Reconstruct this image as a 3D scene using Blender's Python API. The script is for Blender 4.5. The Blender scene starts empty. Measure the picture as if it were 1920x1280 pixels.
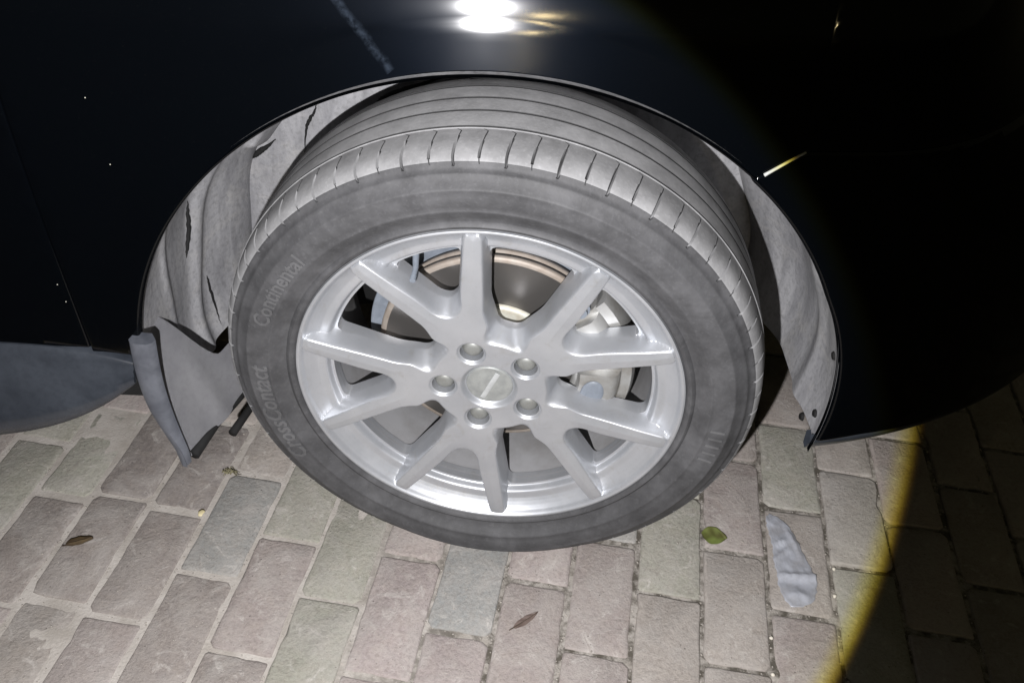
import bpy, bmesh, math, random
import numpy as np
from mathutils import Vector, Matrix
random.seed(7); rng = np.random.default_rng(7)
S = bpy.context.scene
C = S.collection
PI = math.pi

# ------------------------------------------------------------------ camera
cam = bpy.data.cameras.new('camera'); co = bpy.data.objects.new('camera', cam); C.objects.link(co)
f_ = Vector((-0.0685, 0.7522, -0.6554)).normalized(); r_ = Vector((0.9936, 0.1105, 0.023)).normalized()
u_ = r_.cross(f_).normalized(); r_ = f_.cross(u_)
M = Matrix((r_, u_, -f_)).transposed().to_4x4(); M.translation = Vector((0.1075, -0.8269, 1.1997))
co.matrix_world = M
cam.lens = 1566.78/1920*36; cam.sensor_width = 36; cam.sensor_fit = 'HORIZONTAL'
cam.clip_start = 0.02; cam.clip_end = 200
S.camera = co

# ------------------------------------------------------------------ night sky, torch, street lamp
W = bpy.data.worlds.new('World'); S.world = W; W.use_nodes = True
bg = W.node_tree.nodes['Background']
bg.inputs[0].default_value = (0.62, 0.58, 0.36, 1); bg.inputs[1].default_value = 0.042

TORCH = Vector((0.02, -0.88, 1.04))
axis = Vector((-0.215, 0.7450, -0.6320)).normalized(); ang_edge = math.radians(38.0)
L = bpy.data.lights.new('torch', 'SPOT'); lo = bpy.data.objects.new('torch', L); C.objects.link(lo)
lo.location = TORCH; lo.rotation_euler = (-axis).to_track_quat('Z', 'Y').to_euler()
L.energy = 110; L.shadow_soft_size = 0.007; L.spot_size = 2*ang_edge*1.02; L.spot_blend = 0.0
L.use_nodes = True; lt = L.node_tree; em = lt.nodes['Emission']
geo = lt.nodes.new('ShaderNodeNewGeometry'); dp = lt.nodes.new('ShaderNodeVectorMath'); dp.operation = 'DOT_PRODUCT'
dp.inputs[1].default_value = axis
lt.links.new(geo.outputs['Incoming'], dp.inputs[0])
ab = lt.nodes.new('ShaderNodeMath'); ab.operation = 'ABSOLUTE'; lt.links.new(dp.outputs['Value'], ab.inputs[0])
ac = lt.nodes.new('ShaderNodeMath'); ac.operation = 'ARCCOSINE'; lt.links.new(ab.outputs[0], ac.inputs[0])
mr = lt.nodes.new('ShaderNodeMapRange'); lt.links.new(ac.outputs[0], mr.inputs[0])
mr.inputs[1].default_value = ang_edge*0.90; mr.inputs[2].default_value = ang_edge*1.01
cr = lt.nodes.new('ShaderNodeValToRGB'); lt.links.new(mr.outputs[0], cr.inputs[0])
e = cr.color_ramp.elements
e[0].position = 0; e[0].color = (1, 0.985, 1, 1)
e[1].position = 0.999; e[1].color = (0, 0, 0, 1)
for p, c in ((0.60, (1.0, 0.985, 0.95, 1)), (0.77, (1.0, 0.92, 0.42, 1)), (0.87, (0.66, 0.52, 0.05, 1)), (0.94, (0.14, 0.08, 0.004, 1))):
    k = e.new(p); k.color = c
lt.links.new(cr.outputs[0], em.inputs[0]); em.inputs[1].default_value = 1.0

SL = bpy.data.lights.new('street_lamp_light', 'POINT'); so = bpy.data.objects.new('street_lamp_light', SL); C.objects.link(so)
so.location = (2.65, -27.5, 3.9); SL.energy = 600; SL.color = (1.0, 0.80, 0.42); SL.shadow_soft_size = 0.22

S.view_settings.view_transform = 'Standard'
try: S.view_settings.look = 'None'
except Exception: pass
S.view_settings.gamma = 1; S.view_settings.use_curve_mapping = False; S.view_settings.exposure = 0.0

# ------------------------------------------------------------------ helpers
def nodes(name):
    m = bpy.data.materials.new(name); m.use_nodes = True
    t = m.node_tree; return m, t, t.nodes['Principled BSDF']
def N(t, kind, **kw):
    n = t.nodes.new(kind)
    for k, v in kw.items():
        if isinstance(k, str) and hasattr(n, k): setattr(n, k, v)
    return n
def noise(t, scale, detail=4, rough=0.6, coord=None, dist=0.0):
    n = t.nodes.new('ShaderNodeTexNoise'); n.inputs['Scale'].default_value = scale
    n.inputs['Detail'].default_value = detail; n.inputs['Roughness'].default_value = rough
    n.inputs['Distortion'].default_value = dist
    if coord is not None: t.links.new(coord, n.inputs['Vector'])
    return n.outputs['Fac']
def ramp(t, fac, stops):
    r = t.nodes.new('ShaderNodeValToRGB'); t.links.new(fac, r.inputs[0]); el = r.color_ramp.elements
    while len(el) < len(stops): el.new(0.5)
    for q, (p, c) in zip(el, stops):
        q.position = p; q.color = (c, c, c, 1) if not isinstance(c, tuple) else (*c, 1)
    return r.outputs[0]
def mix(t, fac, a, b, mode='MIX'):
    n = t.nodes.new('ShaderNodeMix'); n.data_type = 'RGBA'; n.blend_type = mode
    for v, s in ((fac, n.inputs[0]), (a, n.inputs[6]), (b, n.inputs[7])):
        if hasattr(v, 'is_output'): t.links.new(v, s)
        elif isinstance(v, tuple): s.default_value = (*v, 1)
        else: s.default_value = v
    return n.outputs[2]
def bump(t, bs, h, strength, dist=0.002):
    b = t.nodes.new('ShaderNodeBump'); b.inputs['Strength'].default_value = strength; b.inputs['Distance'].default_value = dist
    t.links.new(h, b.inputs['Height']); t.links.new(b.outputs[0], bs.inputs['Normal'])
def wpos(t): return t.nodes.new('ShaderNodeNewGeometry').outputs['Position']
def opos(t): return t.nodes.new('ShaderNodeTexCoord').outputs['Object']
def setp(bs, **kw):
    for k, v in kw.items():
        k = k.replace('_', ' ')
        bs.inputs[k].default_value = (*v, 1) if isinstance(v, tuple) else v

def mesh_obj(name, verts, faces, mat, parent=None, smooth=True, autosmooth=None):
    me = bpy.data.meshes.new(name); me.from_pydata([tuple(v) for v in verts], [], [tuple(int(i) for i in f) for f in faces]); me.update()
    return link(name, me, mat, parent, smooth, autosmooth)
def link(name, me, mat, parent=None, smooth=True, autosmooth=None):
    if autosmooth is not None:
        bm = bmesh.new(); bm.from_mesh(me)
        for f in bm.faces: f.smooth = True
        for ed in bm.edges:
            if len(ed.link_faces) == 2 and ed.calc_face_angle(0) > autosmooth: ed.smooth = False
        bm.to_mesh(me); bm.free()
    elif smooth:
        me.polygons.foreach_set('use_smooth', [True]*len(me.polygons))
    for m in (mat if isinstance(mat, (list, tuple)) else [mat]): me.materials.append(m)
    o = bpy.data.objects.new(name, me); C.objects.link(o)
    if parent is not None: o.parent = parent
    return o
def bm_obj(name, bm, mat, parent=None, smooth=True, autosmooth=None):
    bmesh.ops.recalc_face_normals(bm, faces=bm.faces)
    me = bpy.data.meshes.new(name); bm.to_mesh(me); bm.free()
    return link(name, me, mat, parent, smooth, autosmooth)
def empty(name, loc=(0, 0, 0), parent=None):
    o = bpy.data.objects.new(name, None); o.location = loc; o.empty_display_size = 0.1; C.objects.link(o)
    if parent is not None: o.parent = parent
    return o
def tag(o, label=None, cat=None, group=None, kind=None):
    for k, v in (('label', label), ('category', cat), ('group', group), ('kind', kind)):
        if v: o[k] = v
    return o
def lathe(prof, n=144, cx=0.0, cz=0.375, closed=False, a0=0.0, a1=2*PI):
    """profile of (r, y) turned about the wheel's axle (along Y)"""
    full = abs(a1-a0-2*PI) < 1e-6
    m = n if full else n+1
    v = []; f = []
    for i in range(m):
        a = a0+(a1-a0)*i/n
        for r, y in prof: v.append((cx+r*math.cos(a), y, cz+r*math.sin(a)))
    k = len(prof)
    for i in range(n):
        j = (i+1) % m
        for q in range(k-1 if not closed else k):
            w = (q+1) % k
            f.append((i*k+q, i*k+w, j*k+w, j*k+q))
    return v, f
def box_bm(bm, c, s, rot=None, bev=0.0):
    r = bmesh.ops.create_cube(bm, size=1)
    M_ = Matrix.Translation(c) @ (rot.to_4x4() if rot else Matrix.Identity(4)) @ Matrix.Diagonal((*s, 1))
    bmesh.ops.transform(bm, matrix=M_, verts=r['verts'])
    if bev:
        es = list({e for v in r['verts'] for e in v.link_edges})
        bmesh.ops.bevel(bm, geom=es, offset=bev, segments=2, profile=0.6, affect='EDGES')
def tube_bm(bm, pts, rad, n=8):
    rings = []
    for i, p in enumerate(pts):
        p = Vector(p); a = Vector(pts[max(i-1, 0)]); b = Vector(pts[min(i+1, len(pts)-1)])
        d = (b-a).normalized(); s = d.orthogonal().normalized(); q = d.cross(s)
        rr = rad[i] if isinstance(rad, (list, tuple)) else rad
        rings.append([bm.verts.new(p+rr*(math.cos(2*PI*k/n)*s+math.sin(2*PI*k/n)*q)) for k in range(n)])
    for A, B in zip(rings, rings[1:]):
        for k in range(n):
            # nearest alignment is not needed for short runs of even direction
            bm.faces.new((A[k], A[(k+1) % n], B[(k+1) % n], B[k]))
    bm.faces.new(rings[0][::-1]); bm.faces.new(rings[-1])

# ------------------------------------------------------------------ materials
def mat_brick():
    m, t, b = nodes('paver')
    oi = t.nodes.new('ShaderNodeObjectInfo'); p = wpos(t)
    big = noise(t, 14, 5, 0.65, p, 0.6); fine = noise(t, 160, 5, 0.75, p); mid = noise(t, 48, 5, 0.7, p, 0.8)
    col = mix(t, ramp(t, mid, [(0.30, 0.0), (0.72, 1.0)]), oi.outputs['Color'], (0.40, 0.35, 0.30))
    f1 = t.nodes.new('ShaderNodeMath'); f1.operation = 'MULTIPLY'; f1.inputs[1].default_value = 0.45
    col2 = mix(t, 0.62, col, oi.outputs['Color'])
    col3 = mix(t, ramp(t, fine, [(0.30, 0.42), (0.55, 0.0)]), col2, (0.10, 0.085, 0.075))
    dust = ramp(t, big, [(0.42, 0.0), (0.78, 0.7)])
    col4 = mix(t, dust, col3, (0.40, 0.375, 0.35))
    col4 = mix(t, ramp(t, noise(t, 24, 6, 0.75, p, 1.4), [(0.56, 0.0), (0.68, 0.55)]), col4, (0.52, 0.49, 0.455))
    col4 = mix(t, ramp(t, noise(t, 19, 6, 0.75, p, 0.9), [(0.60, 0.0), (0.72, 0.55)]), col4, (0.19, 0.165, 0.15))
    grit = ramp(t, noise(t, 420, 2, 0.6, p), [(0.66, 0.0), (0.74, 0.7)])
    col5 = mix(t, grit, col4, (0.50, 0.47, 0.42))
    v = t.nodes.new('ShaderNodeTexVoronoi'); v.inputs['Scale'].default_value = 95; t.links.new(p, v.inputs['Vector'])
    pit = ramp(t, v.outputs['Distance'], [(0.07, 1.0), (0.13, 0.0)])
    pm = t.nodes.new('ShaderNodeMath'); pm.operation = 'MULTIPLY'; t.links.new(pit, pm.inputs[0])
    t.links.new(ramp(t, noise(t, 30, 2, 0.5, p), [(0.52, 0.0), (0.60, 0.8)]), pm.inputs[1])
    col6 = mix(t, pm.outputs[0], col5, (0.06, 0.05, 0.045))
    t.links.new(col6, b.inputs['Base Color'])
    setp(b, Roughness=0.88)
    h = mix(t, 0.5, mix(t, 0.62, mid, fine), big)
    bump(t, b, h, 1.0, 0.007)
    return m
def mat_sand():
    m, t, b = nodes('joint_sand'); p = wpos(t)
    n1 = noise(t, 240, 4, 0.7, p); n2 = noise(t, 16, 4, 0.6, p)
    c = mix(t, n1, (0.40, 0.37, 0.335), (0.54, 0.505, 0.465))
    c = mix(t, ramp(t, n2, [(0.35, 0.5), (0.6, 0.0)]), c, (0.24, 0.21, 0.175))
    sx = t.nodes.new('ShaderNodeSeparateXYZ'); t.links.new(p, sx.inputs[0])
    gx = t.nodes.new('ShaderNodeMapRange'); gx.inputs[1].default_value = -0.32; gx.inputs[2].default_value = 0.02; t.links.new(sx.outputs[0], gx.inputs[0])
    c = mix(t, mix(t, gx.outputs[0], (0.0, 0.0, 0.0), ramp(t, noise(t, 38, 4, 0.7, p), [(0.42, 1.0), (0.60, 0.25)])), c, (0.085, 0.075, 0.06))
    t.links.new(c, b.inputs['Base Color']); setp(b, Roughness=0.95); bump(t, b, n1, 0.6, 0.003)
    return m
def mat_rubber(name, lo, hi, bumpy=0.25, streak=True):
    m, t, b = nodes(name); p = opos(t)
    n1 = noise(t, 9, 5, 0.65, p, 0.4); n2 = noise(t, 220, 3, 0.6, p); n3 = noise(t, 38, 4, 0.6, p)
    c = mix(t, ramp(t, n1, [(0.32, 0.0), (0.68, 1.0)]), lo, hi)
    c = mix(t, ramp(t, n3, [(0.35, 0.45), (0.6, 0.0)]), c, tuple(x*0.62 for x in lo))
    c = mix(t, ramp(t, n2, [(0.55, 0.0), (0.8, 0.35)]), c, tuple(min(1, x*1.35) for x in hi))
    t.links.new(c, b.inputs['Base Color']); setp(b, Roughness=0.62); b.inputs['Specular IOR Level'].default_value = 0.35
    bump(t, b, n2, bumpy, 0.001)
    return m
def mat_plastic(name, lo, hi, rough=0.55, s1=7, s2=120):
    m, t, b = nodes(name); p = opos(t)
    n1 = noise(t, s1, 5, 0.6, p, 0.5); n2 = noise(t, s2, 4, 0.6, p)
    c = mix(t, ramp(t, n1, [(0.33, 0.0), (0.68, 1.0)]), lo, hi)
    c = mix(t, ramp(t, n2, [(0.3, 0.25), (0.55, 0.0)]), c, tuple(x*0.7 for x in lo))
    t.links.new(c, b.inputs['Base Color']); setp(b, Roughness=rough); bump(t, b, n2, 0.10, 0.001)
    return m
def mat_silver():
    m, t, b = nodes('silver_alloy'); p = opos(t)
    n1 = noise(t, 12, 4, 0.6, p); n2 = noise(t, 300, 3, 0.6, p)
    c = mix(t, ramp(t, n1, [(0.35, 0.0), (0.7, 1.0)]), (0.40, 0.415, 0.44), (0.47, 0.48, 0.50))
    c = mix(t, ramp(t, n2, [(0.60, 0.0), (0.75, 0.3)]), c, (0.30, 0.29, 0.27))
    c = mix(t, ramp(t, noise(t, 34, 6, 0.75, p, 1.2), [(0.55, 0.0), (0.72, 0.45)]), c, (0.33, 0.32, 0.30))
    t.links.new(c, b.inputs['Base Color']); setp(b, Metallic=0.60, Roughness=0.40)
    t.links.new(ramp(t, n1, [(0.3, 0.38), (0.7, 0.47)]), b.inputs['Roughness'])
    return m
def mat_paint():
    m, t, b = nodes('black_paint'); p = opos(t)
    n2 = noise(t, 700, 2, 0.5, p); n1 = noise(t, 6, 4, 0.6, p)
    c = mix(t, ramp(t, n2, [(0.70, 0.0), (0.80, 0.3)]), (0.0008, 0.0011, 0.0016), (0.02, 0.02, 0.019))
    t.links.new(c, b.inputs['Base Color']); setp(b, Roughness=0.36)
    b.inputs['Specular IOR Level'].default_value = 0.012; b.inputs['Specular Tint'].default_value = (0.35, 0.55, 1.0, 1)
    b.inputs['Coat Weight'].default_value = 0.5
    t.links.new(ramp(t, noise(t, 5, 3, 0.5, p), [(0.35, 0.08), (0.70, 0.125)]), b.inputs['Coat Roughness'])
    # an old scuff: pale scrape across the wing, in the car's own coordinates
    sp = t.nodes.new('ShaderNodeSeparateXYZ'); t.links.new(p, sp.inputs[0])
    def M2(op, a, b_, c_=None):
        n = t.nodes.new('ShaderNodeMath'); n.operation = op
        for q, v in enumerate((a, b_, c_)):
            if v is None: continue
            if hasattr(v, 'is_output'): t.links.new(v, n.inputs[q])
            else: n.inputs[q].default_value = v
        return n.outputs[0]
    ux, uz = 0.62, -0.785
    dx = M2('SUBTRACT', sp.outputs[0], -0.150); dz = M2('SUBTRACT', sp.outputs[2], 0.905)
    along = M2('ADD', M2('MULTIPLY', dx, ux), M2('MULTIPLY', dz, uz)); across = M2('SUBTRACT', M2('MULTIPLY', dx, -uz), M2('MULTIPLY', dz, -ux))
    wob = M2('MULTIPLY', M2('SUBTRACT', noise(t, 60, 3, 0.6, p), 0.5), 0.006)
    near = M2('SUBTRACT', 1.0, M2('DIVIDE', M2('ABSOLUTE', M2('ADD', across, wob), 0), 0.0060)); near = M2('MAXIMUM', near, 0.0)
    inside = M2('LESS_THAN', M2('ABSOLUTE', M2('SUBTRACT', along, 0.030), 0), 0.050)
    mask = M2('MULTIPLY', M2('MULTIPLY', near, inside), ramp(t, noise(t, 150, 3, 0.6, p), [(0.35, 0.1), (0.65, 0.8)]))
    t.links.new(mix(t, mask, c, (0.020, 0.026, 0.036)), b.inputs['Base Color'])
    return m
def mat_metal(name, col, rough, metallic=0.9, rust=None, s=20, amt=0.6):
    m, t, b = nodes(name); p = opos(t); n1 = noise(t, s, 5, 0.65, p)
    if rust:
        c = mix(t, ramp(t, n1, [(0.4, 0.0), (0.65, amt)]), col, rust); t.links.new(c, b.inputs['Base Color'])
    else: b.inputs['Base Color'].default_value = (*col, 1)
    setp(b, Metallic=metallic, Roughness=rough); bump(t, b, noise(t, 180, 3, 0.6, p), 0.08, 0.001)
    return m
def mat_flat(name, col, rough=0.7, spec=0.5):
    m, t, b = nodes(name); n = noise(t, 60, 3, 0.6, opos(t))
    c = mix(t, ramp(t, n, [(0.3, 0.0), (0.7, 1.0)]), tuple(x*0.8 for x in col), tuple(min(1, x*1.15) for x in col))
    t.links.new(c, b.inputs['Base Color']); setp(b, Roughness=rough); b.inputs['Specular IOR Level'].default_value = spec
    return m
M_brick = mat_brick(); M_sand = mat_sand()
M_tread = mat_rubber('dusty_tread_rubber', (0.35, 0.35, 0.355), (0.45, 0.45, 0.455))
M_shoulder = mat_rubber('shoulder_rubber', (0.20, 0.20, 0.203), (0.29, 0.29, 0.295))
M_side = mat_rubber('sidewall_rubber', (0.040, 0.040, 0.042), (0.086, 0.086, 0.090), 0.25)
M_letter = mat_rubber('lettering_rubber', (0.066, 0.066, 0.068), (0.120, 0.120, 0.124), 0.2)
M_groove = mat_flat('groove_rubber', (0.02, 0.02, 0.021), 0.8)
M_silver = mat_silver()
M_barrel = mat_metal('brake_dusted_barrel', (0.42, 0.42, 0.43), 0.5, 0.35, (0.26, 0.25, 0.24), 9, 0.7)
M_paint = mat_paint()
def mat_liner():
    m, t, b = nodes('dusty_liner_plastic'); p = opos(t)
    mp = t.nodes.new('ShaderNodeMapping'); t.links.new(p, mp.inputs[0]); mp.inputs['Scale'].default_value = (26, 26, 5)
    n1 = noise(t, 1.0, 5, 0.65, mp.outputs[0], 0.6); n2 = noise(t, 130, 4, 0.65, p); n3 = noise(t, 11, 5, 0.7, p, 0.8)
    c = mix(t, ramp(t, n1, [(0.36, 0.0), (0.66, 1.0)]), (0.185, 0.185, 0.195), (0.30, 0.30, 0.31))
    c = mix(t, ramp(t, n3, [(0.52, 0.0), (0.72, 0.55)]), c, (0.37, 0.36, 0.345))
    c = mix(t, ramp(t, n2, [(0.30, 0.45), (0.52, 0.0)]), c, (0.10, 0.10, 0.10))
    t.links.new(c, b.inputs['Base Color']); setp(b, Roughness=0.62); bump(t, b, n2, 0.35, 0.002)
    return m
M_liner = mat_liner()
M_flap = mat_plastic('grey_flap_plastic', (0.055, 0.060, 0.073), (0.105, 0.112, 0.130), 0.42, 22)
M_flapin = mat_plastic('worn_flap_plastic', (0.27, 0.27, 0.29), (0.36, 0.36, 0.375), 0.55, 9)
M_sill = mat_plastic('dark_sill_plastic', (0.019, 0.022, 0.028), (0.036, 0.041, 0.050), 0.27, 8)
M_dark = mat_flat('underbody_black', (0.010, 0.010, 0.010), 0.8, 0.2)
M_disc = mat_metal('worn_disc_steel', (0.20, 0.19, 0.18), 0.38, 0.85)
M_rust = mat_metal('rusty_disc_rim', (0.31, 0.275, 0.24), 0.6, 0.4, (0.21, 0.165, 0.13), 40)
M_hat = mat_metal('disc_hat_steel', (0.50, 0.50, 0.44), 0.55, 0.3, (0.36, 0.30, 0.22), 40, 0.5)
M_cal = mat_metal('caliper_metal', (0.38, 0.38, 0.37), 0.42, 0.5, (0.24, 0.225, 0.20), 26, 0.75)
M_shield = mat_flat('dust_shield_steel', (0.16, 0.18, 0.21), 0.5)
M_cap = mat_metal('centre_cap_chrome', (0.30, 0.31, 0.30), 0.45, 0.3, (0.19, 0.20, 0.20), 60)
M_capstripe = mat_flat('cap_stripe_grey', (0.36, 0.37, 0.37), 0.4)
M_nut = mat_metal('lug_nut_metal', (0.21, 0.215, 0.205), 0.5, 0.3, (0.15, 0.148, 0.135), 70, 0.6)

# ------------------------------------------------------------------ pavement: sand bed and bricks
th = -0.0601; bu = -0.7124; bw = 0.1073; BL = 0.2124
ax = Vector((math.cos(th), math.sin(th), 0)); ay = Vector((-math.sin(th), math.cos(th), 0))
phase = {0: 0.208, 1: 0.2003, 2: 0.0849, 3: 0.178, 4: 0.0771, 5: 0.179, 6: 0.0594, 7: 0.1722, 8: 0.0653, 9: 0.185, 10: 0.0808, 11: 0.191, 12: 0.0864}
def fbm(x, y, s, seed=0):
    from mathutils import noise as mn
    return mn.fractal(Vector((x*s+seed, y*s-seed*1.7, seed*0.37)), 1.0, 2.0, 4)
gr = bpy.data.meshes.new('ground')
mesh_obj('ground', [(-60, -60, -0.06), (60, -60, -0.06), (60, 60, -0.06), (-60, 60, -0.06)], [(0, 1, 2, 3)], M_sand)
bpy.data.objects['ground']['kind'] = 'structure'; bpy.data.objects['ground']['label'] = 'bare sandy soil beneath and beyond the brick pavement'
bpy.data.meshes.remove(gr)
# sand bed: fills joints nearly flush on the left, lower on the right
X0, X1, Y0, Y1 = -2.3, 2.9, -2.6, 2.6
nx, ny = 420, 420
xs = np.linspace(X0, X1, nx); ys = np.linspace(Y0, Y1, ny)
vs = []
for y in ys:
    for x in xs:
        t_ = min(1, max(0, (x+0.22)/0.34)); t_ = t_*t_*(3-2*t_)
        z = -0.0019*(1-t_) - 0.0042*t_ + 0.0016*fbm(x, y, 9, 3.1) + 0.0012*fbm(x, y, 42, 8.2)
        vs.append((x, y, z))
fs = [(j*nx+i, j*nx+i+1, (j+1)*nx+i+1, (j+1)*nx+i) for j in range(ny-1) for i in range(nx-1)]
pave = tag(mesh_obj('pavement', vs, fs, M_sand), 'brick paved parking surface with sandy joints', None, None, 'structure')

def brick_mesh(k):
    """rounded uneven paver, 2 x 1 lattice of top points sagging at the edges"""
    bm = bmesh.new(); hx, hy = (bw-0.0028)/2, (BL-0.0028)/2
    r1 = random.uniform(0.0022, 0.0042); outline = []
    rads = [random.choice((0.002, 0.003, 0.004, 0.009)) for _ in range(4)]
    cs = [(hx, -hy), (hx, hy), (-hx, hy), (-hx, -hy)]
    sd = random.uniform(0, 50)
    def wob(x, y):
        n = 0.0016*fbm(x, y, 26, sd)+0.0009*fbm(x, y, 90, sd+7)
        return n-0.0010
    for q in range(4):
        (ax0, ay0), (bx0, by0) = cs[q], cs[(q+1) % 4]; n = 10 if abs(by0-ay0) > abs(bx0-ax0) else 6
        l = math.hypot(bx0-ax0, by0-ay0); ra, rb = rads[q], rads[(q+1) % 4]
        for i in range(n+1):
            t = (ra+(l-ra-rb)*i/n)/l
            x, y = ax0+(bx0-ax0)*t, ay0+(by0-ay0)*t
            k = 1+wob(x, y)/max(abs(x), abs(y), 0.02)
            outline.append((x*k, y*k))
    chips = [(random.choice((-1, 1))*hx, random.uniform(-hy, hy), random.uniform(.004, .009)) for _ in range(random.choice((0, 1, 1, 2)))]
    def ring(ins, z):
        out = []
        for x, y in outline:
            e = ins+(0.0 if z < -.02 else max(0, max([0]+[c[2]*(1-math.hypot(x-c[0], y-c[1])/0.016) for c in chips])))*(0.8 if z > -0.003 else 0.3)
            out.append(bm.verts.new((x*(1-e/hx), y*(1-e/hy), z+(random.uniform(-.0005, .0005) if z > -.01 else 0))))
        return out
    R = [ring(0, -0.05), ring(0, -r1), ring(r1*0.4, -r1*0.35), ring(r1*1.3, 0.0)]
    for A, B in zip(R, R[1:]):
        for i in range(len(A)):
            j = (i+1) % len(A); bm.faces.new((A[i], A[j], B[j], B[i]))
    bm.faces.new(R[-1])
    bmesh.ops.recalc_face_normals(bm, faces=bm.faces)
    me = bpy.data.meshes.new('brick'); bm.to_mesh(me); bm.free()
    me.polygons.foreach_set('use_smooth', [True]*len(me.polygons)); me.materials.append(M_brick)
    return me
brick_meshes = [brick_mesh(k) for k in range(18)]
PINK = (0.335, 0.290, 0.275); PINK2 = (0.365, 0.312, 0.302); BROWN = (0.285, 0.252, 0.235); DARK = (0.215, 0.190, 0.180)
GREEN = (0.335, 0.335, 0.280); GREY = (0.295, 0.300, 0.290); BLUE = (0.285, 0.295, 0.290); TAN = (0.365, 0.330, 0.300); LIGHT = (0.40, 0.375, 0.345)
fixed = {}   # (column, row) -> colour, rows counted from each column's phase
allb = []
for k in range(-16, 34):
    ph = phase.get(k, (0.19 if k % 2 else 0.08)+random.uniform(-.012, .012))
    for j in range(-14, 14):
        cu = bu+(k+0.5)*bw; cv = ph+(j+0.5)*BL
        c = ax*cu+ay*cv
        if not (X0+.1 < c.x < X1-.1 and Y0+.1 < c.y < Y1-.1): continue
        allb.append((k, j, c))
def seen(c): # ground patch that the photograph shows, roughly
    return -1.0 < c.x < 1.5 and -0.42 < c.y < 1.3 and not (c.y > 0.45 and c.x < 0.35)
colour_at = []   # (x, y, colour): colours of bricks read off the photograph, by ground position
def B_(x, y, col): colour_at.append((x, y, col))
PXC = [((-0.34, 0.10), GREY), ((-0.39, -0.05), GREY), ((-0.50, 0.03), TAN)]
order = sorted(allb, key=lambda b: (0 if seen(b[2]) else 1, (b[2]-Vector((0.1, -0.2, 0))).length))
brick_objs = {}
far = bmesh.new()
for n, (k, j, c) in enumerate(order):
    me = brick_meshes[(k*7+j*5+k*j) % len(brick_meshes)]
    flip = PI if (k*3+j) % 2 else 0
    rot = (random.gauss(0, .006), random.gauss(0, .004), th+flip+random.gauss(0, .006))
    loc = (c.x+random.gauss(0, .0008), c.y+random.gauss(0, .0012), random.gauss(0.0006, 0.0011))
    if n < 295:
        o = bpy.data.objects.new('brick', me); C.objects.link(o); o.parent = pave
        o.location = loc; o.rotation_euler = rot
        wide = max(0.0, min(1.0, (3.5-k)/3.0)); o.scale = (0.985-0.040*wide*random.uniform(0.5, 1.3)-random.uniform(0, .012), 0.99-0.022*wide*random.uniform(0.5, 1.4)-random.uniform(0, .006), 1)
        base = random.choices([PINK, PINK2, BROWN, TAN, GREEN, GREY], [5, 4, 3, 2, 1.6, 1.4])[0]
        q = random.uniform(0.84, 1.04); o.color = (base[0]*q, base[1]*q, base[2]*q, 1)
        brick_objs[(k, j)] = o
    else:
        s = len(far.verts)
        far.from_mesh(me); far.verts.ensure_lookup_table()
        MM = Matrix.Translation(loc) @ Matrix.Rotation(rot[2], 4, 'Z')
        for v in far.verts[s:]: v.co = MM @ v.co
o = bm_obj('brick', far, M_brick, pave); o['kind'] = 'stuff'; o.color = (*PINK, 1)
def recolour(x, y, col):
    best = min(brick_objs.values(), key=lambda o: (o.location.x-x)**2+(o.location.y-y)**2)
    best.color = (*(v*0.90 for v in col), 1)
for x, y, col in (
        (-0.405, 0.055, GREY), (-0.455, 0.10, GREY), (-0.39, -0.05, GREY), (-0.27, -0.03, PINK2), (-0.30, -0.10, PINK2),
        (-0.235, -0.06, GREEN), (-0.22, -0.20, GREEN), (-0.27, -0.25, GREEN), (-0.12, -0.13, PINK2), (-0.015, -0.055, BLUE), (-0.03, -0.10, BLUE),
        (-0.05, -0.24, PINK2), (0.08, -0.14, PINK), (0.18, -0.06, PINK), (0.19, -0.12, PINK), (0.08, -0.01, PINK2), (0.08, -0.27, PINK), (0.18, -0.26, PINK),
        (0.295, -0.03, GREEN), (0.30, 0.05, GREEN), (0.285, -0.17, TAN), (0.39, 0.13, PINK), (0.40, 0.0, TAN), (0.40, -0.06, TAN), (0.385, -0.2, TAN),
        (0.52, 0.24, GREEN), (0.525, 0.10, TAN), (0.515, 0.0, TAN), (0.50, -0.12, PINK), (0.63, 0.18, LIGHT), (0.62, 0.02, GREEN), (0.63, 0.32, TAN), (0.60, -0.12, GREEN),
        (-0.70, 0.11, DARK), (-0.60, 0.02, BROWN), (-0.55, 0.14, DARK), (-0.62, 0.14, DARK), (-0.73, -0.05, BROWN), (-0.52, -0.05, BROWN), (-0.63, -0.15, BROWN),
        (-0.42, -0.15, BROWN), (-0.50, -0.17, BROWN), (-0.36, -0.20, PINK), (-0.40, -0.25, BROWN)):
    recolour(x, y, col)

# ------------------------------------------------------------------ the car
car = empty('car')
tag(car, 'black car seen at its front wheel arch, silver five double-spoke wheel turned slightly outward', 'car')
H = 0.375
YAW = math.atan(0.080); cy_, sy_ = math.cos(YAW), math.sin(YAW)
OFF = -0.012
def to_world(x, d, z): # x along the car, d inward from the side plane
    return Vector((x*cy_-d*sy_, OFF+x*sy_+d*cy_, z))

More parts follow.
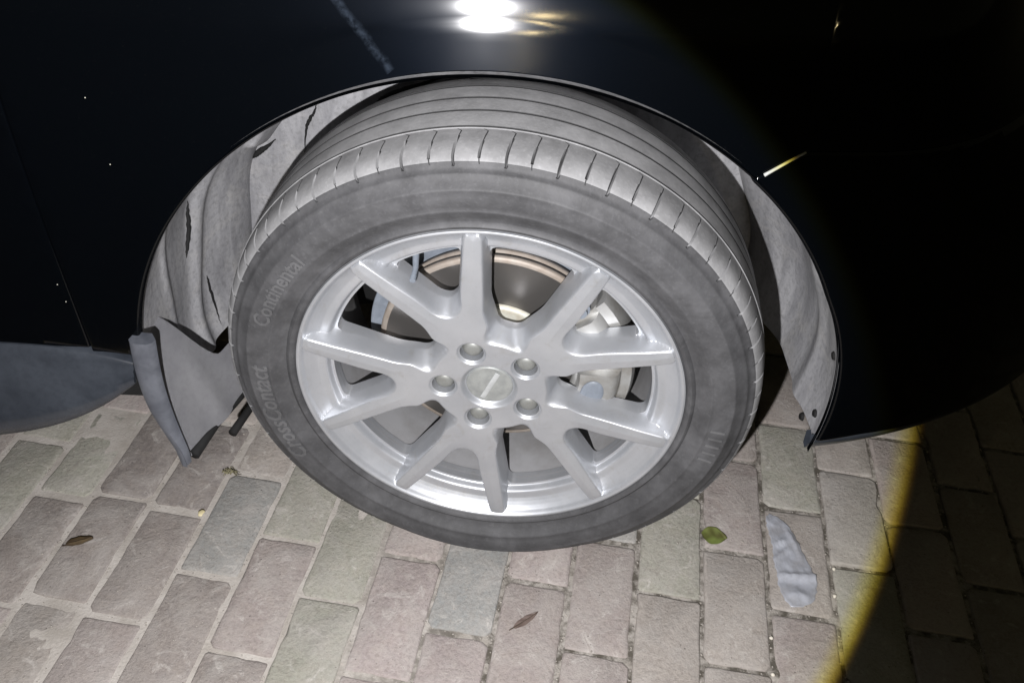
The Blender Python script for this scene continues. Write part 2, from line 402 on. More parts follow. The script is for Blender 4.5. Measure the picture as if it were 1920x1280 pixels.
# ---- wheel: rim
SP0 = math.radians(112.0)
def smin(a, b, k):
    h = np.clip(0.5+0.5*(b-a)/k, 0, 1); return b*(1-h)+a*h-k*h*(1-h)
def sstep(a, b, x):
    t = np.clip((x-a)/(b-a), 0, 1); return t*t*(3-2*t)
def seg_d(px, pz, ax_, az_, bx, bz, w0, w1):
    dx, dz = bx-ax_, bz-az_; l2 = dx*dx+dz*dz
    t = np.clip(((px-ax_)*dx+(pz-az_)*dz)/l2, 0, 1)
    return np.hypot(px-ax_-t*dx, pz-az_-t*dz)-(w0+(w1-w0)*t)
def rim_fields(r, a):
    """solid footprint distance (negative inside) in the sector whose Y-spoke lies on a=0"""
    sec = 2*PI/5
    a = (a+sec/2) % sec-sec/2; a = np.abs(a)
    x, z = r*np.cos(a), r*np.sin(a)
    ds = None
    for q in (-1, 0, 1):
        c0 = q*sec; ca, sa = math.cos(c0), math.sin(c0)
        for s in (-1, 1):
            t = c0+s*math.radians(24.2)
            x0, z0 = 0.071*ca, 0.071*sa
            x1, z1 = x0+0.19*math.cos(t), z0+0.19*math.sin(t)
            d = seg_d(x, z, x0, z0, x1, z1, 0.0240, 0.0172)
            ds = d if ds is None else smin(ds, d, 0.006)
        ds = smin(ds, np.hypot(x-0.102*ca, z-0.102*sa)-0.043, 0.02)
    ds = smin(ds, r-0.095, 0.014)
    dl = np.hypot(x-0.066, z)-0.0168
    return ds, dl
ring_prof_r = [0.212, 0.2275, 0.2290, 0.2310, 0.2330, 0.2352, 0.2366, 0.2385, 0.2450, 0.2475, 0.2525, 0.2580, 0.2630, 0.2660, 0.269, 0.272]
ring_prof_y = [0.062, 0.0500, 0.0440, 0.0370, 0.0300, 0.0245, 0.0230, 0.0222, 0.0212, 0.0205, 0.0172, 0.0130, 0.0084, 0.0030, 0.0000, 0.0008]
R_OPEN = 0.2280
def rim_height(r, ds, dl, a):
    am = (a+math.pi/5) % (2*math.pi/5)-math.pi/5
    Le = 0.0070+0.0085*sstep(0.118, 0.094, r)+0.0060*np.exp(-(am/0.16)**2)*sstep(0.185, 0.150, r)
    e = np.clip((-ds)/Le, 0, 1)                           # 0 at the footprint edge, 1 on the face
    q = 1-e; D = 0.030; k0 = 0.50                          # rounded shoulder, then a straight drafted wall
    wall = np.where(q < k0, D*q*q/(k0*(2-k0)), D*(2*q-k0)/(2-k0))
    face = 0.0022+0.0108*sstep(0.268, 0.12, r)+0.0035*sstep(0.11, 0.05, r)-0.0020*(np.clip(-ds-Le, 0, 0.014)/0.014)*sstep(0.11, 0.15, r)
    face = face+0.008*sstep(0.0420, 0.0335, r)            # recess of the centre cap
    face = face+0.004*sstep(0.0045, 0.0, dl)              # countersink of lug holes
    ys = face+wall
    yr = np.interp(r, ring_prof_r, ring_prof_y)
    out = smin(ys, yr, 0.0035)
    return np.where(r > 0.2645, yr, out)
def build_rim(parent):
    rs = np.unique(np.concatenate([np.linspace(0.0335, 0.226, 160), np.linspace(0.226, 0.262, 40), np.linspace(0.262, 0.272, 10)]))
    per = 220; na = per*5
    As = np.arange(na)*2*PI/na
    Rg, Ag = np.meshgrid(rs, As, indexing='ij')
    ds, dl = rim_fields(Rg, Ag)
    F = smin(ds, R_OPEN-Rg, 0.012); F = np.maximum(F, -dl)
    verts = []; faces = []; vid = {}; eid = {}; walls = {}
    def addv(r, a):
        verts.append((r, a)); return len(verts)-1
    def gv(i, j):
        j %= na
        if (i, j) not in vid: vid[(i, j)] = addv(rs[i], As[j])
        return vid[(i, j)]
    def ev(p, q):
        (i0, j0), (i1, j1) = sorted((p, q)); key = (i0, j0 % na, i1, j1 % na)
        if key not in eid:
            f0, f1 = F[i0, j0 % na], F[i1, j1 % na]; t = f0/(f0-f1)
            a0, a1 = j0*2*PI/na, j1*2*PI/na
            eid[key] = addv(rs[i0]+t*(rs[i1]-rs[i0]), a0+t*(a1-a0))
        return eid[key]
    bedges = []
    for i in range(len(rs)-1):
        for j in range(na):
            cs = [(i, j), (i+1, j), (i+1, j+1), (i, j+1)]
            fv = [F[a, b % na] for a, b in cs]
            if all(v > 0 for v in fv): continue
            if all(v <= 0 for v in fv):
                faces.append([gv(*c) for c in cs]); continue
            poly = []; cut = []
            for q in range(4):
                c0, c1 = cs[q], cs[(q+1) % 4]; f0, f1 = fv[q], fv[(q+1) % 4]
                if f0 <= 0: poly.append(gv(*c0))
                if (f0 <= 0) != (f1 <= 0):
                    v = ev(c0, c1); poly.append(v); cut.append((v, f0 <= 0))
            if len(poly) >= 3: faces.append(poly)
            if len(cut) == 2:
                a, b = cut if cut[0][1] else (cut[1], cut[0])
                bedges.append((a[0], b[0]))
    V = np.array(verts); r, a = V[:, 0], V[:, 1]
    ds, dl = rim_fields(r, a); y = rim_height(r, ds, dl, a)
    ang = a+SP0
    P = np.stack([r*np.cos(ang), y, r*np.sin(ang)+H], 1).tolist()
    back = {}
    for p, q in bedges:
        for w in (p, q):
            if w not in back:
                back[w] = len(P); lug = dl[w] < 0.002
                depth = max(y[w]+0.004, 0.056)
                P.append([P[w][0], depth if not lug else y[w]+0.03, P[w][2]])
        faces.append([p, q, back[q], back[p]])
    # bore under the cap and the outer flange edge
    o = mesh_obj('wheel', P, faces, M_silver, parent)
    me = o.data
    bm = bmesh.new(); bm.from_mesh(me)
    bmesh.ops.recalc_face_normals(bm, faces=bm.faces)
    for ed in bm.edges:
        if len(ed.link_faces) == 2 and ed.calc_face_angle(0) > math.radians(50): ed.smooth = False
    bm.to_mesh(me); bm.free()
    return o
wheel = build_rim(car)
wheel['label'] = 'silver alloy wheel with five forked spokes'
# outer flange edge and inner barrel
v, f = lathe([(0.2725, 0.0008), (0.2735, 0.004), (0.272, 0.009), (0.262, 0.016), (0.256, 0.030)], 180)
mesh_obj('rim_flange', v, f, M_silver, wheel)
v, f = lathe([(0.2275, 0.045), (0.2290, 0.052), (0.2300, 0.062), (0.2310, 0.10), (0.2340, 0.16), (0.2400, 0.185), (0.2420, 0.215), (0.258, 0.228), (0.262, 0.236)], 144)
mesh_obj('rim_barrel', v, f, M_barrel, wheel)
# centre cap
v, f = lathe([(0.0005, 0.0205), (0.012, 0.0207), (0.022, 0.0212), (0.0285, 0.0225), (0.0315, 0.0215), (0.0328, 0.0220), (0.0338, 0.0245), (0.034, 0.03)], 72)
cap = mesh_obj('centre_cap', v, f, M_cap, wheel)
bm = bmesh.new()
ca = math.radians(66)
box_bm(bm, Vector((0.001, 0.0204, H+0.000)), (0.054, 0.0016, 0.0072), Matrix.Rotation(-ca, 3, 'Y'), 0.0006)
bm_obj('cap_stripe', bm, M_capstripe, wheel)
# lug nuts deep in their holes
for k in range(5):
    a = SP0+k*2*PI/5
    prof = [(0.0002, 0.0225), (0.006, 0.0228), (0.0100, 0.0240), (0.0128, 0.0265), (0.0138, 0.030), (0.0150, 0.0325), (0.0175, 0.036)]
    v, f = lathe(prof, 24, 0.066*math.cos(a), H+0.066*math.sin(a))
    mesh_obj('lug_nut', v, f, M_nut, wheel)
# valve stem
bm = bmesh.new()
va = math.radians(119); vx, vz = 0.207*math.cos(va), H+0.207*math.sin(va)
tube_bm(bm, [(vx*1.02, 0.055, vz+0.01), (vx, 0.040, vz), (vx, 0.026, vz-0.003)], [0.0046, 0.0040, 0.0034], 10)
tube_bm(bm, [(vx, 0.026, vz-0.003), (vx, 0.018, vz-0.005)], 0.0042, 10)
bm_obj('valve_stem', bm, M_shield, wheel, autosmooth=0.7)
# wheel weight clipped to the barrel
# ---- tyre
def build_tyre(parent):
    side = [(0.2680, 0.0100), (0.2715, 0.0060), (0.2740, 0.0015), (0.2768, -0.0022), (0.2800, -0.0036), (0.2832, -0.0022), (0.2855, 0.0006), (0.2890, 0.0000),
            (0.2960, -0.0060), (0.3040, -0.0108), (0.3055, -0.0122), (0.3075, -0.0123), (0.3090, -0.0118), (0.3140, -0.0136), (0.3200, -0.0150), (0.3270, -0.0152), (0.3330, -0.0143),
            (0.3348, -0.0148), (0.3366, -0.0142), (0.3382, -0.0126), (0.3440, -0.0092), (0.3490, -0.0058), (0.3510, -0.0054), (0.3528, -0.0036), (0.3545, -0.0012), (0.3580, 0.0012)]
    sh = [(0.3605, 0.0016), (0.3632, 0.0030), (0.3660, 0.0055), (0.3690, 0.0092), (0.3718, 0.0140), (0.3742, 0.0205), (0.3760, 0.0280), (0.3775, 0.0370), (0.3786, 0.0470)]
    tread = [(0.3790, 0.0512)]
    for i, gy in enumerate((0.0545, 0.0945, 0.1295, 0.1655)):
        cr_ = 0.3792+0.0022*math.sin(PI*(gy-0.03)/0.17)
        tread += [(cr_, gy-0.0023), (cr_-0.0060, gy-0.0014), (cr_-0.0060, gy+0.0014), (cr_, gy+0.0023)]
        ny_ = (0.0945, 0.1295, 0.1655, 0.1810)[i]
        if i < 3: tread += [(0.3796+0.0022*math.sin(PI*((gy+ny_)/2-0.03)/0.17), (gy+ny_)/2)]
    tread += [(0.3782, 0.180), (0.3760, 0.195), (0.3720, 0.208), (0.366, 0.218), (0.350, 0.229), (0.320, 0.234), (0.285, 0.228), (0.262, 0.222)]
    prof = side+sh+tread
    ns, nsh = len(side), len(sh)
    pitch = 76; sub = [0.0, 0.13, 0.19, 0.5, 0.56, 0.66, 0.83]     # angular samples in one pitch: sipe at 0.13-0.19, short sipe at 0.56-0.6
    V = []; F_ = []; mi = []
    k = len(prof); cols = []
    rnd = random.Random(3)
    for p in range(pitch):
        jit = rnd.uniform(-0.06, 0.06)
        deep_long = p % 2 == 0
        for q, s in enumerate([0.0, 0.30, 0.335, 0.385, 0.42, 0.70, 0.86]):
            cols.append((2*PI*(p+s+jit*(1 if 0 < q < 5 else 0))/pitch, q in (2, 3), deep_long))
    n = len(cols)
    for a, notch, dl_ in cols:
        for i, (r, y) in enumerate(prof):
            aa = a; rr = r
            if ns <= i < ns+nsh:
                t = (i-ns)/(nsh-1)
                aa = a-0.010*(t-0.3)**2*3                     # sipes lean with depth
                if notch:
                    lim0, lim1 = (0.0, 0.80) if dl_ else (0.35, 0.66)
                    if lim0 <= t <= lim1:
                        rr = r-0.0055
                        if t < 0.25: y = y+0.002
            x, z = rr*math.cos(aa), H+rr*math.sin(aa)
            if z < 0.0006:
                z = 0.0006
            yy = y
            if math.sin(aa) < -0.90 and y < 0.05:               # slight bulge above the contact patch
                yy = y-0.006*((-math.sin(aa)-0.90)/0.10)*math.exp(-((r-0.335)/0.03)**2)
            V.append((x, yy, z))
    for c in range(n):
        d = (c+1) % n
        for i in range(k-1):
            F_.append((c*k+i, c*k+i+1, d*k+i+1, d*k+i))
            notch = cols[c][1] and cols[d][1]
            r0, r1 = prof[i][0], prof[i+1][0]
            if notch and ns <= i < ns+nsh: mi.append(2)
            elif ns+1 <= i <= ns+nsh: mi.append(3)
            elif i < ns+1: mi.append(0)
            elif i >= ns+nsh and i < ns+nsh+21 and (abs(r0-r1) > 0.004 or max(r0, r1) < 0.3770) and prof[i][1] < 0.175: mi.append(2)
            elif i > ns+nsh+21: mi.append(0)
            else: mi.append(1)
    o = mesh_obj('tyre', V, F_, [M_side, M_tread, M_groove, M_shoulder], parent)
    o.data.polygons.foreach_set('material_index', mi)
    bm = bmesh.new(); bm.from_mesh(o.data); bmesh.ops.recalc_face_normals(bm, faces=bm.faces)
    for ed in bm.edges:
        if len(ed.link_faces) == 2 and ed.calc_face_angle(0) > math.radians(42): ed.smooth = False
    bm.to_mesh(o.data); bm.free()
    return o
tyre = build_tyre(wheel)
# raised sidewall lettering, bent round the wheel
def arc_text(bmout, text, a_start, r0, height, slant=0.0, wide=1.0, track=1.0, y_at=-0.0112, sunk=0.0):
    cu = bpy.data.curves.new('t', 'FONT'); cu.body = text; cu.size = 1.0; cu.extrude = 0.0; cu.resolution_u = 2; cu.offset = 0.018; cu.space_character = track; cu.shear = slant
    ob = bpy.data.objects.new('t', cu); C.objects.link(ob)
    dg = bpy.context.evaluated_depsgraph_get(); me = bpy.data.meshes.new_from_object(ob.evaluated_get(dg))
    bm = bmesh.new(); bm.from_mesh(me)
    bmesh.ops.remove_doubles(bm, verts=bm.verts, dist=1e-4)
    g = bmesh.ops.extrude_face_region(bm, geom=list(bm.faces))
    top = [e_ for e_ in g['geom'] if isinstance(e_, bmesh.types.BMVert)]
    for v in bm.verts: v.co.z = 0
    for v in top: v.co.z = 1
    for v in bm.verts:
        r = r0+v.co.y*height; a = a_start-v.co.x*height*wide/r0
        yb = np.interp(r, [0.296, 0.304, 0.314, 0.327, 0.333, 0.3382, 0.344], [-0.0060, -0.0108, -0.0136, -0.0152, -0.0143, -0.0126, -0.0092])
        v.co = (r*math.cos(a), yb+0.0012-0.0030*v.co.z, H+r*math.sin(a))
    me2 = bpy.data.meshes.new('t2'); bm.to_mesh(me2); bm.free(); bmout.from_mesh(me2)
    bpy.data.meshes.remove(me2); bpy.data.meshes.remove(me); bpy.data.objects.remove(ob); bpy.data.curves.remove(cu)
for word, a0, r0, hh, sl_ in (('CrossContact', 209, 0.3092, 0.035, 0.25), ('Continental', 161, 0.3105, 0.030, 0.12)):
    bm = bmesh.new(); arc_text(bm, word, math.radians(a0), r0, hh, sl_, 0.92, 1.0); bm_obj('lettering', bm, M_letter, wheel, autosmooth=0.6)
bm = bmesh.new()
for q in range(5): arc_text(bm, 'I', math.radians(-2-q*2.6), 0.3115, 0.027)
bm_obj('wear_marks', bm, M_letter, wheel, autosmooth=0.6)['kind'] = 'stuff'

# ---- brake
v, f = lathe([(0.086, 0.0905), (0.160, 0.0905), (0.1645, 0.0905)], 144); mesh_obj('brake_disc', v, f, M_disc, car)
disc = bpy.data.objects['brake_disc']
v, f = lathe([(0.1645, 0.0900), (0.1700, 0.0900), (0.1730, 0.0925), (0.1730, 0.0985), (0.1665, 0.0995), (0.1665, 0.1050), (0.1730, 0.1060), (0.1730, 0.114), (0.10, 0.116)], 144)
mesh_obj('disc_edge', v, f, M_rust, disc)
v, f = lathe([(0.0002, 0.052), (0.070, 0.052), (0.0815, 0.0530), (0.0845, 0.0570), (0.0850, 0.086), (0.0875, 0.0905), (0.0935, 0.0900)], 96); mesh_obj('disc_hat', v, f, M_hat, disc)
def arc_block(name, a0, a1, prof, mat, parent, n=24, bev=0.004):
    bm = bmesh.new(); rings = []
    for i in range(n+1):
        a = math.radians(a0+(a1-a0)*i/n)
        rings.append([bm.verts.new((r*math.cos(a), y, H+r*math.sin(a))) for r, y in prof])
    for A, B in zip(rings, rings[1:]):
        for k in range(len(prof)):
            j = (k+1) % len(prof); bm.faces.new((A[k], A[j], B[j], B[k]))
    bm.faces.new(rings[0]); bm.faces.new(rings[-1][::-1])
    if bev:
        sharp = [ed for ed in bm.edges if ed.calc_face_angle(0) > 0.6]
        bmesh.ops.bevel(bm, geom=sharp, offset=bev, segments=3, profile=0.5, affect='EDGES')
    return bm_obj(name, bm, mat, parent, autosmooth=0.9)
cal = arc_block('brake_caliper', -24, 42, [(0.116, 0.070), (0.121, 0.064), (0.180, 0.061), (0.190, 0.068), (0.197, 0.080), (0.199, 0.140), (0.180, 0.150), (0.177, 0.086), (0.118, 0.084)], M_cal, car, 28, 0.003)
arc_block('caliper_finger', -21, 4, [(0.122, 0.066), (0.127, 0.051), (0.172, 0.047), (0.181, 0.053), (0.186, 0.066)], M_cal, cal, 14, 0.003)
arc_block('caliper_finger', 13, 39, [(0.122, 0.066), (0.127, 0.051), (0.172, 0.047), (0.181, 0.053), (0.186, 0.066)], M_cal, cal, 14, 0.003)
arc_block('caliper_rail', -24, 42, [(0.186, 0.060), (0.200, 0.062), (0.205, 0.074), (0.205, 0.150), (0.196, 0.152)], M_cal, cal, 28, 0.002)
for a, r in ((-9, 0.148), (25, 0.152)):
    a = math.radians(a); bm = bmesh.new()
    bmesh.ops.create_uvsphere(bm, u_segments=28, v_segments=12, radius=1.0, matrix=Matrix.Translation((r*math.cos(a), 0.0485, H+r*math.sin(a))) @ Matrix.Rotation(-a, 4, 'Y') @ Matrix.Diagonal((0.017, 0.0045, 0.024, 1)))
    bm_obj('piston_boss', bm, M_shield, cal)
for a in (-27, 45):
    bm = bmesh.new(); a = math.radians(a)
    p0 = (0.168*math.cos(a), 0.052, H+0.168*math.sin(a))
    tube_bm(bm, [p0, (p0[0], 0.060, p0[2]), (p0[0], 0.061, p0[2]), (p0[0], 0.150, p0[2])], [0.009, 0.009, 0.013, 0.013], 12)
    bm_obj('guide_pin', bm, M_shield, cal, autosmooth=0.7)
v, f = lathe([(0.060, 0.126), (0.150, 0.126), (0.182, 0.122), (0.192, 0.114), (0.194, 0.118), (0.184, 0.130)], 80, a0=math.radians(48), a1=math.radians(305))
mesh_obj('dust_shield', v, f, M_shield, car)
# knuckle, control arm, strut, half shaft behind the wheel
bm = bmesh.new()
tube_bm(bm, [(0, 0.13, H), (0, 0.20, H), (0, 0.40, H)], [0.055, 0.030, 0.026], 14)
bm_obj('drive_shaft', bm, M_dark, car)
bm = bmesh.new()
tube_bm(bm, [(-0.02, 0.17, H-0.06), (-0.02, 0.19, H+0.16), (-0.02, 0.24, H+0.44)], [0.030, 0.028, 0.040], 14)
bm_obj('strut', bm, M_dark, car)
bm = bmesh.new()
tube_bm(bm, [(0.0, 0.16, H-0.13), (-0.10, 0.40, H-0.16)], [0.022, 0.028], 10)
tube_bm(bm, [(-0.16, 0.16, H-0.03), (-0.19, 0.40, H-0.03)], [0.012, 0.012], 10)
bm_obj('control_arm', bm, M_dark, car)

# ---- body shell
RA = 0.4685
def prof_d(s):
    if s < 0.40: return 0.010*((0.40-s)/0.12)**2*0.5, s
    if s <= 0.885: return 0.016*max(0, (s-0.60)/0.285)**2, s
    d = 0.016; z = 0.885; n = 24; ds_ = (s-0.885)/n
    for i in range(n):
        q = 0.885+ds_*(i+0.5); al = math.radians(min(84, 10.5+44*(q-0.885)/0.30+30*max(0, q-0.95)/0.1)); d += math.sin(al)*ds_; z += math.cos(al)*ds_
    return d, z
def plan_p(x, s):
    if x <= 0.42: return 0.0
    a_ = np.interp(s, [0.55, 0.66, 0.74, 0.84, 0.95], [0.62, 0.52, 0.42, 0.30, 0.24]); b_ = 0.60
    q = min(0.9995, (x-0.42)/a_)
    return b_*(1-math.sqrt(1-q*q))
def body_pt(x, s, flare=True):
    d, z = prof_d(s)
    aend = 0.42+np.interp(s, [0.55, 0.66, 0.74, 0.84, 0.95], [0.62, 0.52, 0.42, 0.30, 0.24])
    xx = x
    p = plan_p(x, s)
    if x > 0.42:
        # slide along the curve so the nose has even steps
        t = (x-0.42)/0.80; th_ = t*PI/2
        a_ = aend-0.42; xx = 0.42+a_*math.sin(th_); p = 0.60*(1-math.cos(th_))
    if flare:
        rho = math.hypot(x, s-H)
        k = (rho-RA)/0.052
        if k < 1:
            k = max(0, k); d -= 0.0060*(1-k)**1.25
    return to_world(xx, d+p, z)
def flare_grid():
    """polar grid: arch lip out to the far edges, in (x, s)"""
    phis = np.radians(np.concatenate([np.linspace(-24, 190, 260)]))
    base = [0.0, 0.004, 0.009, 0.015, 0.022, 0.030, 0.038, 0.044, 0.048, 0.0515, 0.055, 0.060, 0.070, 0.085, 0.105, 0.13]
    P = []; uv = []
    for ph in phis:
        c, s = math.cos(ph), math.sin(ph)
        lim = []
        if c > 1e-6: lim.append(1.218/c)
        if c < -1e-6: lim.append(-1.25/c)
        if s > 1e-6: lim.append((1.26-H)/s)
        if s < -1e-6: lim.append((0.22-H)/s)
        ro = max(min(lim), RA+0.16)
        rr = [RA+b for b in base]+list(np.linspace(RA+0.13, ro, 34)[1:])
        for r in rr: uv.append((r*c, H+r*s))
    k = len(base)+33; n = len(phis)
    faces = [(i*k+j, i*k+j+1, (i+1)*k+j+1, (i+1)*k+j) for i in range(n-1) for j in range(k-1)]
    return uv, faces
UV, BF = flare_grid()
def panel(name, clips, mat, parent, thick=0.007, lip=True, soft=0.0022):
    """cut the (x,s) sheet with straight lines, map it onto the body, turn its edges in"""
    bm = bmesh.new()
    vs_ = [bm.verts.new((u, w, 0)) for u, w in UV]
    for f in BF: bm.faces.new([vs_[i] for i in f])
    for (px, pz), (nx_, nz_) in clips: # keep the side opposite to the normal
        geom = list(bm.verts)+list(bm.edges)+list(bm.faces)
        bmesh.ops.bisect_plane(bm, geom=geom, plane_co=(px, pz, 0), plane_no=(nx_, nz_, 0), clear_outer=True)
    bmesh.ops.delete(bm, geom=[v for v in bm.verts if not v.link_faces], context='VERTS')
    for v in bm.verts: v.co = body_pt(v.co.x, v.co.y)
    for f in bm.faces: f.normal_update()
    out = to_world(0, -1, 0)-to_world(0, 0, 0)
    bm.normal_update()
    if sum(f.normal.dot(out) for f in bm.faces) < 0:
        bmesh.ops.reverse_faces(bm, faces=list(bm.faces)); bm.normal_update()
    # turned-in edges
    be = [ed for ed in bm.edges if len(ed.link_faces) == 1]
    nrm = {v: v.normal.copy() for ed in be for v in ed.verts}
    outw = {}
    for ed in be:
        f = ed.link_faces[0]; t = (ed.verts[1].co-ed.verts[0].co).normalized(); o_ = t.cross(f.normal)
        mid = (ed.verts[0].co+ed.verts[1].co)/2
        if o_.dot(f.calc_center_median()-mid) > 0: o_ = -o_
        for v in ed.verts: outw[v] = outw.get(v, Vector())+o_
    cur = be; par = {v: v for v in nrm}
    for step, (ow, dn) in enumerate(((soft*0.6, soft*0.25), (soft*0.4, soft*0.75), (0.0, thick))):
        g = bmesh.ops.extrude_edge_only(bm, edges=cur)['geom']
        nv = [q for q in g if isinstance(q, bmesh.types.BMVert)]; ne = [q for q in g if isinstance(q, bmesh.types.BMEdge)]
        newpar = {}
        for v in nv:
            for ed in v.link_edges:
                w = ed.other_vert(v)
                if w in par:
                    src = par[w]; newpar[v] = src
                    v.co = v.co+outw[src].normalized()*ow-nrm[src]*dn; break
        par = newpar; cur = [ed for ed in ne if all(q in newpar for q in ed.verts)]
    me = bpy.data.meshes.new(name); bm.to_mesh(me); bm.free()
    return link(name, me, mat, parent, True, math.radians(60))
gap = 0.0026
# bumper seam: from the arch up to the right, then level
A1 = (0.300, 0.742); A2 = (0.343, 0.768); A3 = (0.62, 0.778)
def nrm2(a, b):
    dx, dz = b[0]-a[0], b[1]-a[1]; l = math.hypot(dx, dz); return (-dz/l, dx/l)
n1 = nrm2(A1, A2); n2 = nrm2(A2, A3)
def shift(p, n, g): return (p[0]+n[0]*g, p[1]+n[1]*g)
neg = lambda n: (-n[0], -n[1])
BOT_A, BOT_B = (0.43, 0.322), (1.2, 0.365); nb = nrm2(BOT_B, BOT_A)
DX0, DX1 = (-0.521, 0.90), (-0.530, 0.44); nd = nrm2(DX1, DX0)  # left-pointing normal of the door seam
if nd[0] > 0: nd = neg(nd)
SILL_A, SILL_B = (-1.3, 0.449), (-0.40, 0.441); ns_ = (0, -1)
fender_l = [(shift(DX0, nd, -gap), nd), ((0, 0.443), ns_)]
f1 = panel('fender', [fender_l[0], ((-0.3, 0.443), (0, -1)), (shift(A1, n1, gap), neg(n1)), (A2, (1, 0))], M_paint, car)
# above the level seam the fender goes on to the right
f2 = panel('fender', [(A2, (-1, 0)), (shift(A2, n2, gap), neg(n2))], M_paint, None)
bm = bmesh.new(); bm.from_mesh(f1.data); bm.from_mesh(f2.data); bm.to_mesh(f1.data); bm.free(); bpy.data.objects.remove(f2)
panel('front_bumper', [(shift(A1, n1, -gap), n1), (shift(A2, n2, -gap), n2), ((0.2, 0.3), (-1, 0)), (BOT_A, nb if nb[1] < 0 else neg(nb))], M_paint, car, soft=0.0042)
panel('front_door', [(shift(DX0, nd, gap), neg(nd)), ((-0.7, 0.450), (0, -1))], M_paint, car)

# pale strip laid along the seam by the arch as a painted torch glint
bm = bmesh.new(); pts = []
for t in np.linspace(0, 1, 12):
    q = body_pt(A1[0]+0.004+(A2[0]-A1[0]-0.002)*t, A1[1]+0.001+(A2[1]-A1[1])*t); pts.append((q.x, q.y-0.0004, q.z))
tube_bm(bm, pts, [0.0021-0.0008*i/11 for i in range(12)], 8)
bm_obj('seam_glint', bm, M_capstripe, car)
# valance under the bumper
bm = bmesh.new(); rows = []
for x in np.linspace(0.456, 1.2, 40):
    zb = BOT_A[1]+(BOT_B[1]-BOT_A[1])*(x-BOT_A[0])/(BOT_B[0]-BOT_A[0])
    top = body_pt(x, zb+0.004, False); row = []
    k = max(0.0, 1-max(0, x-0.449)/0.20)
    for t, (dn, ins) in enumerate(((0.004, 0.004), (-0.004, 0.001), (-0.010-0.010*k, 0.004), (-0.014-0.016*k, 0.009), (-0.013-0.015*k, 0.018), (-0.004, 0.020))):
        q = to_world(0, ins, 0)-to_world(0, 0, 0); row.append(bm.verts.new((top.x+q.x, top.y+q.y, top.z-0.004+dn)))
    rows.append(row)
for A, B in zip(rows, rows[1:]):
    for k in range(len(A)-1): bm.faces.new((A[k], A[k+1], B[k+1], B[k]))
bm_obj('valance', bm, M_sill, car, autosmooth=0.8)

# sill trim: ledge below the door, rounded up at its front end
bm = bmesh.new(); rows = []
prof = [(0.020, 0.4535), (-0.003, 0.4530), (-0.008, 0.446), (-0.010, 0.432), (-0.013, 0.408), (-0.021, 0.400), (-0.025, 0.362), (-0.033, 0.354), (-0.035, 0.325), (-0.029, 0.306), (-0.012, 0.298), (0.06, 0.292)]
for x in np.concatenate([np.linspace(-1.4, -0.72, 14), np.linspace(-0.70, -0.478, 22)]):
    t = max(0, min(1, (x+0.72)/0.242)); e_ = 0.35*t+0.65*t**2.6
    row = []
    for d, z in prof:
        zz = z
        zb = 0.280+0.115*e_; zt = 0.447-0.022*t**4
        zz = zb+(z-0.292)/(0.447-0.292)*(zt-zb)
        dd = d*(1-0.55*e_)
        row.append(bm.verts.new(to_world(x, dd, zz)))
    rows.append(row)
for A, B in zip(rows, rows[1:]):
    for k in range(len(A)-1): bm.faces.new((A[k], A[k+1], B[k+1], B[k]))
bm.faces.new(rows[-1])
bm_obj('sill_trim', bm, M_sill, car, autosmooth=0.9)

# ---- wheel arch liner and inner wall
def liner_r(phi, d):
    """phi in degrees round the arch, d inward; returns radius"""
    r = 0.4715+0.003*sstep(0.0, 0.03, d)
    r -= 0.055*sstep(0.20, 0.36, d)*1.0
    if phi > 95:
        # rear half: pressed ribs and lapped panels
        c1 = 0.225+0.0012*(168-phi)
        r -= 0.010*np.exp(-((d-c1)/0.016)**2)*sstep(135, 150, phi)
        c2 = 0.115-0.0008*(168-phi)
        r -= 0.004*np.exp(-((d-c2)/0.010)**2)*sstep(150, 162, phi)
        r -= 0.010*sstep(0.30, 0.305, d)*sstep(138, 139, phi)*(1-sstep(150, 151, phi))
        r -= 0.009*np.exp(-((phi-140)/2.2)**2)*sstep(0.05, 0.09, d)
    else:
        r -= 0.006*np.exp(-((d-0.10)/0.02)**2)*(1-sstep(30, 50, phi))
        r -= 0.008*np.exp(-((phi-62)/2.5)**2)*sstep(0.03, 0.06, d)
    r += 0.004*math.sin(phi*0.21)*sstep(0.02, 0.1, d)
    return float(r)
phs = np.concatenate([np.linspace(-7, 95, 130), np.linspace(95.4, 172, 220)])
dsn = np.concatenate([np.linspace(-0.001, 0.34, 112), np.linspace(0.345, 0.37, 4)])
V = []
for ph in phs:
    for d in dsn:
        pe = ph if ph < 95.2 else 95.4+(ph-95.4)/76.6*(176.5-95.4+15.5*float(sstep(0.030, 0.090, d)))
        r = liner_r(pe, d); a = math.radians(pe)
        V.append(to_world(r*math.cos(a), d, H+r*math.sin(a)))
k = len(dsn)
F_ = [(i*k+j, i*k+j+1, (i+1)*k+j+1, (i+1)*k+j) for i in range(len(phs)-1) for j in range(k-1)]
liner = mesh_obj('wheel_arch_liner', V, F_, M_liner, car, autosmooth=math.radians(50))
# closing wall of the arch
bm = bmesh.new(); rows = []
for ph in np.linspace(-12, 190, 90):
    a = math.radians(ph)
    rows.append([bm.verts.new(to_world(r*math.cos(a), 0.355-0.03*q, H+r*math.sin(a))) for q, r in ((0, 0.46), (0, 0.36), (0.4, 0.34), (0.5, 0.25), (0, 0.23), (0, 0.06))])
for A, B in zip(rows, rows[1:]):
    for k in range(5): bm.faces.new((A[k], A[k+1], B[k+1], B[k]))
bm_obj('inner_arch_wall', bm, M_liner, car)
